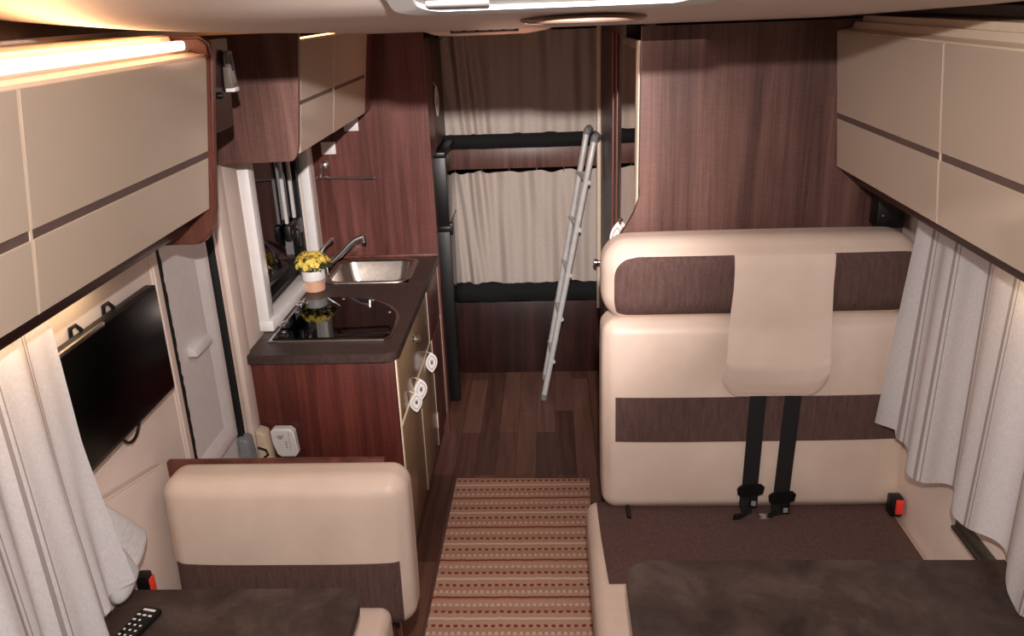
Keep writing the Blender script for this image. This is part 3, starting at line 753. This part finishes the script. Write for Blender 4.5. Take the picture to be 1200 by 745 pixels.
# seen nearly edge-on: two rails one behind the other, rungs between
def rail_pts(foot, top):
    foot = Vector(foot); top = Vector(top)
    p = [foot + (top - foot) * k / 10 for k in range(11)]
    return p + [top + Vector((.006, .012, .022)), top + Vector((.016, .035, .030)), top + Vector((.022, .058, .018))]
rails = []
for ft, tp in (((-.058, 4.03, .012), (.208, 4.06, 1.335)), ((-.053, 4.28, .012), (.183, 4.305, 1.335))):
    rails.append(rail_pts(ft, tp))
    r = part('rail', B().tube(rails[-1], .0155, 14), ALU, ld)
    part('foot', B().tube([rails[-1][0] - Vector((.001, 0, .011)), rails[-1][0] + Vector((.004, .001, .02))], .0175, 14), GREY_PLASTIC, r)
    part('hook_cap', B().tube(rails[-1][-4:], .0185, 12), GREY_PLASTIC, r)
for k in range(5):
    f = (k + .9) / 5.7; a = rails[0][0].lerp(rails[0][10], f); c = rails[1][0].lerp(rails[1][10], f)
    part('rung', B().tube([a + Vector((.012, -.018, 0)), c + Vector((-.008, .018, 0))], .011, 10), ALU, ld)

# ------------------------------------------------------------------ corridor fittings
mr = thing('mirror_door', 'narrow mirrored door standing slightly ajar on the corridor wall beside the right partition', 'mirror', (.262, 2.7, .35))
SW = (Vector((.268, 2.588, 0)), 'Z', math.radians(5))
part('door_board', B().box(.270, .284, 2.588, 2.90, .35, 1.86, .002).rot(*SW), W_DARK, mr)
part('mirror', B().box(.2675, .270, 2.632, 2.885, .40, 1.835).rot(*SW), MIRROR, mr)
part('edging', B().box(.265, .270, 2.588, 2.632, .35, 1.86, .002).rot(*SW), CREAM_TRIM, mr)
part('door_handle', B().tube([(.262, 2.885, 1.255), (.240, 2.888, 1.255), (.236, 2.892, 1.250)], .006, 10), CHROME, mr)
hang_tag('large white eye-shaped tag hanging at the handle of the mirrored door above the bench', .232, 2.893, 1.180, .128, .058, -25, (.238, 2.890, 1.250))
hang_tag('white eye-shaped tag seen almost edge-on at the cupboard above the fridge', -.520, 4.0, 1.56, .14, .05, 78, (-.533, 4.0, 1.645))
part('knob', B().lathe([(.018, 0), (.018, -.006), (.010, -.010), (.010, -.026), (.019, -.032), (.019, -.046), (.0, -.052)], (.256, 4.05, .745), 'X', 20), CHROME, wcor, 'chrome knob')

# ------------------------------------------------------------------ right dinette: bench, belts, table
bn = thing('dinette_bench', 'cream leatherette dinette bench with brown fabric bands, facing the right table', 'bench', (.58, 2.0, 0))
part('base', B().box(.125, 1.05, 1.25, 2.52, 0, .305, .004), W_DARK, bn)
seat = Cushion((.572, 1.80, .385), (.478, .55, .085), .038, (.0, .0, .004))
part('seat', seat.build(), LEATHER, bn, sharp=80)
part('seat_cover', seat.patch('top', -.435, .455, .115, .545, .003, left=lambda w: -.445 + .012 * ((.545 - w) / .43) ** 2, right=lambda w: .455), FABRIC, bn, label='brown fabric seat cover')
back = Cushion((.607, 2.375, .777), (.462, .085, .310), .042, (.004, .012, .004), math.radians(-3.6))
part('backrest', back.build(), LEATHER, bn, sharp=80)
part('backrest_band', back.patch('front', -.425, .455, -.070, .075, .0025, right=lambda w: .452), FABRIC, bn, label='brown fabric band across the backrest')
head = Cushion((.602, 2.425, 1.197), (.458, .108, .122), .082, (.0, .010, .004), math.radians(-3))
part('headrest', head.build(), LEATHER, bn, sharp=80)
def hl(w):
    r = .075; top = .086
    return -.432 + (r - math.sqrt(max(0, r * r - (w - (top - r)) ** 2)) if w > top - r else 0)
part('headrest_panel', head.patch('front', -.43, -.085, -.112, .086, .0025, left=hl), FABRIC, bn, label='brown fabric panel on the left of the headrest')
part('headrest_panel', head.patch('front', .195, .45, -.112, .086, .0025), FABRIC, bn, label='brown fabric panel on the right of the headrest')
part('recline_lever', B().tube([(.222, 2.30, .485), (.222, 2.268, .480), (.222, 2.225, .476)], .007, 8), BLACK, bn)

# hanging cover flap over the headrest
def flap(u, v):
    # v: 0 at the bottom edge, 1 at the top; u across
    x0, x1 = .517, .795
    w = 1.0 + .10 * (1 - v) ** 1.3 if v < .62 else 1.0 + .06 * max(0, (.8 - v)) / .18 * .5
    cx = .656 + (u - .5) * .278 * w - .014 * (1 - v)
    z = .868 + (1.287 - .868) * v
    r = .14; ed = abs(u - .5) * 2
    if v < .30: z += (.055 * max(0, (ed - .62) / .38) ** 2.2) * (1 - v / .30)
    ks = [(0, 2.262), (.10, 2.254), (.22, 2.252), (.34, 2.262), (.5, 2.276), (.75, 2.287), (.93, 2.296), (1, 2.304)]
    for (a, ya), (c, yc) in zip(ks, ks[1:]):
        if a <= v <= c: y = ya + (yc - ya) * (v - a) / (c - a)
    y += .003 * math.sin(v * 14 + u * 4) * (1 - v)
    return (cx, y, z)
cv = thing('headrest_cover', 'cream leatherette flap hanging over the middle of the headrest above the seat belts', 'cover', (.656, 2.30, .868))
part('flap', B().grid(flap, 32, 40, thick=.004), LEATHER, cv, sharp=80)
def hem(s):
    pts = []
    for k in range(25):
        v = k / 24 * .9; p = flap(.5 + s * .485, v); pts.append((p[0], p[1] - .0025, p[2]))
    return pts
part('seam', B().tube([(lambda p: (p[0], p[1] - .002, p[2]))(flap(.03 + .94 * k / 30, .03)) for k in range(31)], .0012, 6), STITCH, cv)

def belt(name, label, xt, xb, zt, zb, xo, zo, front_y):
    t = thing(name, label, 'seat belt', (xb, 2.27, .47), group='seat belts on the right bench')
    pts = [(xt + (xb - xt) * k / 8, front_y(zt + (zb - zt) * k / 8), zt + (zb - zt) * k / 8) for k in range(9)]
    part('strap', B().tube(pts, 0, flat=(.048, .003, (0, 1, 0))), BLACK_RUBBER, t)
    cx, cz = xb, zb
    y = front_y(zb) - .008
    part('tongue', B().prism([(cx - .040, cz + .020), (cx - .030, cz + .030), (cx + .030, cz + .036), (cx + .042, cz + .026), (cx + .038, cz + .004), (cx + .016, cz - .006), (cx - .026, cz - .008), (cx - .038, cz + .002)], 'Y', y - .008, y + .005, .003), BLACK, t)
    part('tongue_plate', B().box(cx - .010 + xo, cx + .016 + xo, y - .006, y + .0, cz - .045, cz - .004, .003), GREY_PLASTIC if False else BLACK, t)
    part('slot', B().box(cx - .004 + xo, cx + .010 + xo, y - .0075, y - .0055, cz - .036, cz - .020), GREY_PLASTIC, t)
    return t, y
by = lambda z: 2.2685 - (.785 - z) * .063
t, y = belt('seat_belt', 'black seat belt hanging from the cover flap, left of the pair', .604, .590, .96, .545, .008, 0, by)
part('lower_strap', B().tube([(.586, by(.55) + .0, .548), (.582, by(.51) - .004, .51), (.578, 2.236, .4835), (.560, 2.215, .479), (.535, 2.212, .478)], 0, flat=(.046, .003, (0, 1, .3))), BLACK_RUBBER, t)
t, y = belt('seat_belt', 'black seat belt hanging from the cover flap, right of the pair with lower buckle', .708, .686, .96, .520, .010, 0, by)
part('lower_strap', B().tube([(.680, by(.525), .525), (.672, 2.236, .490), (.655, 2.222, .480), (.640, 2.215, .478)], 0, flat=(.046, .003, (0, 1, .3))), BLACK_RUBBER, t)
part('buckle_plate', B().box(.612, .648, 2.205, 2.235, .4755, .485, .003), CHROME, t)
rb = thing('belt_buckle', 'belt buckle with red button at the right end of the bench', 'buckle', (1.03, 2.25, .475))
part('housing', B().box(1.008, 1.046, 2.222, 2.262, .474, .538, .006), BLACK, rb)
part('button', B().box(1.020, 1.044, 2.212, 2.224, .488, .536, .004), RED, rb)

tb = thing('dining_table', 'dark marbled table in front of the right bench', 'table', (.6, 1.35, 0))
part('tabletop', B().prism(rrect(.158, 1.045, .85, 1.688, (.05, 0, 0, .06), 8), 'Z', .690, .720, .004), TABLE, tb)
part('leg', B().tube([(.55, 1.12, .03), (.55, 1.12, .69)], .035, 20).box(.40, .70, .95, 1.22, 0, .03, .01), ALU, tb)
wr = part('table_rail', B().box(1.030, 1.051, .9, 1.90, .652, .688, .003).box(1.022, 1.032, .9, 1.90, .660, .668), DARK_RAIL, None, 'grey rail on the right wall at the end of the table', 'rail')

# ------------------------------------------------------------------ left seat, table, remote
ls = thing('bench_seat', 'short cream leatherette seat with brown lower band behind the left table', 'bench', (-.7, 1.75, 0))
part('back_panel', B().box(-1.02, -.445, 1.893, 1.912, 0, .884, .003), W_EDGE, ls)
part('base', B().box(-1.02, -.455, 1.30, 1.893, 0, .380, .004), W_DARK, ls)
lb = Cushion((-.679, 1.815, .684), (.308, .066, .216), .048, (.003, .012, .0), math.radians(-3))
part('backrest', lb.build(), LEATHER, ls, sharp=80)
part('backrest_band', lb.patch('front', -.290, .285, -.205, -.010, .0025, left=lambda w: -.300, right=lambda w: .284), FABRIC, ls, label='brown fabric lower band of the backrest')
lsc = Cushion((-.722, 1.505, .468), (.298, .236, .088), .03, (0, 0, .004))
part('seat', lsc.build(), LEATHER, ls, sharp=80)
lt = thing('dining_table', 'dark marbled table in front of the left seat, remote control on it', 'table', (-.75, 1.25, 0))
part('tabletop', B().prism(rrect(XL + .035, -.452, .85, 1.592, (0, .05, .055, 0), 8), 'Z', .690, .720, .004), TABLE, lt)
part('leg', B().tube([(-.75, 1.15, .03), (-.75, 1.15, .69)], .035, 20).box(-.9, -.6, 1.0, 1.25, 0, .03, .01), ALU, lt)
rc = thing('remote_control', 'black remote control with pale buttons lying on the left table', 'remote', (-.93, 1.43, .72))
A = math.radians(-13)
def rco(b): return b.rot((-.93, 1.43, .72), 'Z', A)
part('body', rco(B().box(-.952, -.906, 1.345, 1.512, .7205, .737, .005)), BLACK, rc)
part('brand_plate', rco(B().box(-.944, -.914, 1.496, 1.502, .737, .7378)), PINK_WHITE, rc)
proto = None
keys = [(x, 1.482, .0085, .005) for x in (-.943, -.929, -.915)] + [(-.943, 1.466, .008, .005), (-.929, 1.466, .005, .005)]
for r in range(5):
    for x in (-.943, -.929, -.915): keys.append((x, 1.450 - r * .016, .005, .005))
for x, y, a, b in keys:
    part('button', rco(B().box(x - a / 2, x + a / 2, y - b / 2, y + b / 2, .7368, .7382, .0005)), PINK_WHITE, rc)
bb = thing('belt_buckle', 'black belt buckle with a red edge beside the left curtain and table', 'buckle', (-.985, 1.60, .60))
part('housing', B().box(-1.005, -.975, 1.615, 1.645, .60, .735, .005), BLACK, bb)
part('button', B().box(-.974, -.970, 1.618, 1.642, .64, .725, .002), RED, bb)

# ------------------------------------------------------------------ television
tv = thing('television', 'flat black television hanging on the left wall under the overhead cabinet', 'television', (-1.0, 1.75, 1.06))
part('casing', B().box(-1.030, -1.002, 1.512, 1.985, 1.058, 1.343, .004), BLACK, tv)
part('screen', B().box(-1.003, -1.0005, 1.520, 1.977, 1.070, 1.336, .0005), SCREEN, tv)
part('top_trim', B().box(-1.008, -1.0, 1.512, 1.72, 1.334, 1.3445, .002), STEEL, tv)
br = part('bracket', B().box(-1.049, -1.030, 1.60, 1.90, 1.15, 1.30, .004), BLACK, tv)
for y in (1.655, 1.80): part('bracket_hook', B().tube([(-1.045, y, 1.33), (-1.043, y, 1.352), (-1.033, y + .006, 1.358), (-1.028, y + .014, 1.345), (-1.028, y + .018, 1.33)], .005, 8), BLACK, br)
cbp = []
for k in range(13):
    a = PI * k / 12; cbp.append((-1.03, 1.775 + .045 * math.cos(a + PI) + .012 * k / 12, 1.065 - .055 * math.sin(a)))
part('cable', B().tube(cbp, .004, 8), BLACK, tv)
part('cable', B().tube([(-1.028, 1.545, 1.065), (-1.026, 1.548, 1.02), (-1.03, 1.56, .985), (-1.035, 1.575, .945)], .004, 8), BLACK, tv)

# ------------------------------------------------------------------ window curtains
def pleat(s, n, amp, ph=0.0): return amp * math.sin(2 * PI * n * s + ph) + .35 * amp * math.sin(2 * PI * n * 2.3 * s + 1.7 + ph)
def right_curtain(u, v):
    # u 0 at the far end (bench back) -> 1 towards the camera; v 0 hem -> 1 top
    y = 2.245 - 1.30 * u
    env = .45 + .55 * (1 - v)
    x = 1.000 + env * pleat(u, 4.6, .017, .6) - .010 * (1 - v)
    x -= .055 * math.exp(-(u / .05) ** 2) * (1 - .65 * v)
    y += .03 * math.exp(-(u / .06) ** 2) * (1 - v)
    steps = .765 - .055 * math.sin(2 * PI * 5.2 * u + 2.6) * .35 + (.015 if u < .05 else -.01) - .02 * math.sin(2 * PI * 2.1 * u)
    z = steps + (1.431 - steps) * v
    return (x, y, z)
rcu = thing('window_curtain', 'sheer white curtain with thin grey stripes hanging beside the right bench', 'curtain', (1.0, 1.7, .7))
part('cloth', B().grid(right_curtain, 300, 30, lambda u, v: (u * 1.75, v * .7)), SHEER, rcu, flip=None, sharp=80)
part('curtain_track', B().box(1.018, 1.032, .9, 2.48, 1.417, 1.431, .002), WHITE_PLASTIC, rcu)
def left_curtain(u, v):
    # u 0 near the camera -> 1 at the television; the far edge swings out at the hem over the wall lining
    y = .62 + .865 * u
    env = .4 + .6 * (1 - v)
    x = -.972 + env * pleat(u, 5.0, .018, .3) + .012 * (1 - v)
    k = max(0, (u - .80) / .20)
    sw = max(0, (.55 - v) / .55) ** 1.2
    y += k ** 1.6 * .02 * sw
    x += k * .018 * math.sin(u * 90) * sw + .01 * k * sw
    zb = .795 + .018 * math.sin(2 * PI * 3.1 * u + .5)
    zb += -.045 * max(0, (u - .93) / .07) * 0
    z = zb + (1.472 - zb) * v
    return (x, y, z)
lcu = thing('window_curtain', 'sheer white curtain with grey stripes on the left wall beside the television', 'curtain', (-.97, 1.05, .79))
part('cloth', B().grid(left_curtain, 260, 36, lambda u, v: (u * 1.45 + .085, v * .7)), SHEER, lcu, flip=None, sharp=80)
# the gathered end tucked over the wall lining
def tail(u, v):
    # a soft roll of cloth from under the television down to its rounded end
    c0, c1 = TAIL
    c = c0.lerp(c1, v); r = .018 + .030 * v ** .8
    if v > .93: r *= math.sqrt(max(0.02, 1 - ((v - .93) / .07) ** 2))
    a = 2 * PI * u
    d = (c1 - c0).normalized(); p = d.cross(Vector((1, 0, 0))).normalized(); q = d.cross(p)
    rr = r * (1 + .10 * math.sin(3 * a + 4 * v))
    w = c + p * math.cos(a) * rr * 1.15 + q * math.sin(a) * rr * .62
    return (w.x, w.y, w.z)
for TAIL in ((Vector((-1.006, 1.520, 1.00)), Vector((-.985, 1.612, .80))), (Vector((-1.0, 1.490, .98)), Vector((-.978, 1.530, .765)))):
    part('gathered_end', B().grid(tail, 32, 26, lambda u, v: (.02 + u * .05, v * .3)), SHEER, lcu, sharp=80)
part('curtain_track', B().box(-1.0, -.985, .5, 1.60, 1.458, 1.472, .002), WHITE_PLASTIC, lcu)

# ------------------------------------------------------------------ ceiling fittings
lm = thing('ceiling_lamp', 'round flat ceiling lamp with a clear disc and beige ring', 'lamp', (.066, 1.60, 1.934))
ly = 1.655; zl = 1.9465
part('ring', B().lathe([(.085, .008), (.110, .0055), (.1165, .001), (.117, -.002), (.113, -.005), (.085, -.002)], (.066, ly, zl), 'Z', 48), LAMP_RING, lm)
part('disc', B().lathe([(0, -.0085), (.06, -.008), (.095, -.0075), (.108, -.006), (.111, -.004), (.08, -.002), (0, -.002)], (.066, ly, zl), 'Z', 48), LENS, lm)
part('base_plate', B().lathe([(0, .012), (.085, .012), (.085, .0), (0, .0)], (.066, ly, zl), 'Z', 40), LAMP_RING, lm)
va = thing('roof_vent', 'low beige ceiling housing with a slotted black air vent before the upper bunk', 'vent', (-.24, 3.4, 1.85))
part('housing', B().prism([(-.52, 1.915), (-.50, 1.892), (-.43, 1.868), (-.36, 1.863), (-.08, 1.865), (.0, 1.876), (.04, 1.89), (.06, 1.915)], 'Y', 3.38, 3.60, .004), CEIL, va)
part('grille', B().box(-.37, -.11, 3.370, 3.381, 1.874, 1.890, .001), BLACK, va)
for k in range(5): part('slat', B().box(-.36 + .05 * k, -.325 + .05 * k, 3.367, 3.371, 1.8795, 1.883, .0005), GREY_PLASTIC, va)

# ------------------------------------------------------------------ lights
def light(name, typ, loc, energy, col=(1, 1, 1), **k):
    l = bpy.data.lights.new(name, typ); l.energy = energy; l.color = col
    for a, b in k.items(): setattr(l, a, b)
    o = bpy.data.objects.new(name, l); COL.objects.link(o); o.location = loc; return o
key = light('cab_lamp', 'SPOT', (.02, .0, 2.222), 125, (1, .925, .885), shadow_soft_size=.018, spot_size=math.radians(104), spot_blend=.35)
key.rotation_euler = (math.radians(90 - 33), 0, 0)
beam = light('rear_boost_fill', 'SPOT', (.02, .0, 2.222), 520, (1, .925, .89), shadow_soft_size=.018, spot_size=math.radians(38), spot_blend=1.0)  # added spot that brightens the far end, not a separate lamp in the van
beam.rotation_euler = (math.radians(90 - 18), 0, math.radians(6))
strip = light('cornice_lamp', 'AREA', (-.848, 1.25, 1.926), 2.2, (1, .55, .22), shape='RECTANGLE', size=.03, size_y=1.4)
strip.rotation_euler = (PI, 0, 0)
light('amber_fill', 'POINT', (-.15, 3.35, 1.72), 2.2, (1, .54, .38), shadow_soft_size=.12)  # added amber fill lifting the shade under the rear ceiling, no lamp there
light('cab_fill', 'POINT', (-.05, -.15, 1.72), 5.5, (1, .88, .86), shadow_soft_size=.22)
a = light('saloon_fill', 'AREA', (0, 2.0, 1.86), 3, (1, .88, .86), shape='RECTANGLE', size=.9, size_y=1.2)
light('left_curtain_lamp', 'AREA', (-1.0, 1.50, 1.452), .8, (1, .72, .42), shape='RECTANGLE', size=.05, size_y=.5)
light('right_curtain_lamp', 'AREA', (1.05, 1.45, 1.41), 1.0, (1, .78, .5), shape='RECTANGLE', size=.03, size_y=.6)
wd = bpy.data.worlds.new('night'); scene.world = wd; wd.use_nodes = True
wd.node_tree.nodes['Background'].inputs[0].default_value = (.02, .018, .02, 1)
wd.node_tree.nodes['Background'].inputs[1].default_value = .3

# ------------------------------------------------------------------ camera
p, yw, ro = math.radians(20.586), math.radians(2.995), math.radians(2.175)
F = Vector((-math.sin(yw) * math.cos(p), math.cos(yw) * math.cos(p), -math.sin(p)))
Rt = Vector((math.cos(yw), math.sin(yw), 0)); Dn = F.cross(Rt)
c, s = math.cos(ro), math.sin(ro)
R2 = Rt * c + Dn * s; D2 = Dn * c - Rt * s
cam = bpy.data.cameras.new('camera'); co = bpy.data.objects.new('camera', cam); COL.objects.link(co)
M = Matrix((R2, -D2, -F)).transposed().to_4x4(); M.translation = (0, 0, 1.98)
co.matrix_world = M
cam.sensor_width = 36; cam.lens = 986.9 * 36 / 1200; cam.clip_start = .01
scene.camera = co
scene.view_settings.view_transform = 'Standard'
scene.view_settings.look = 'None'
scene.view_settings.exposure = 0.0
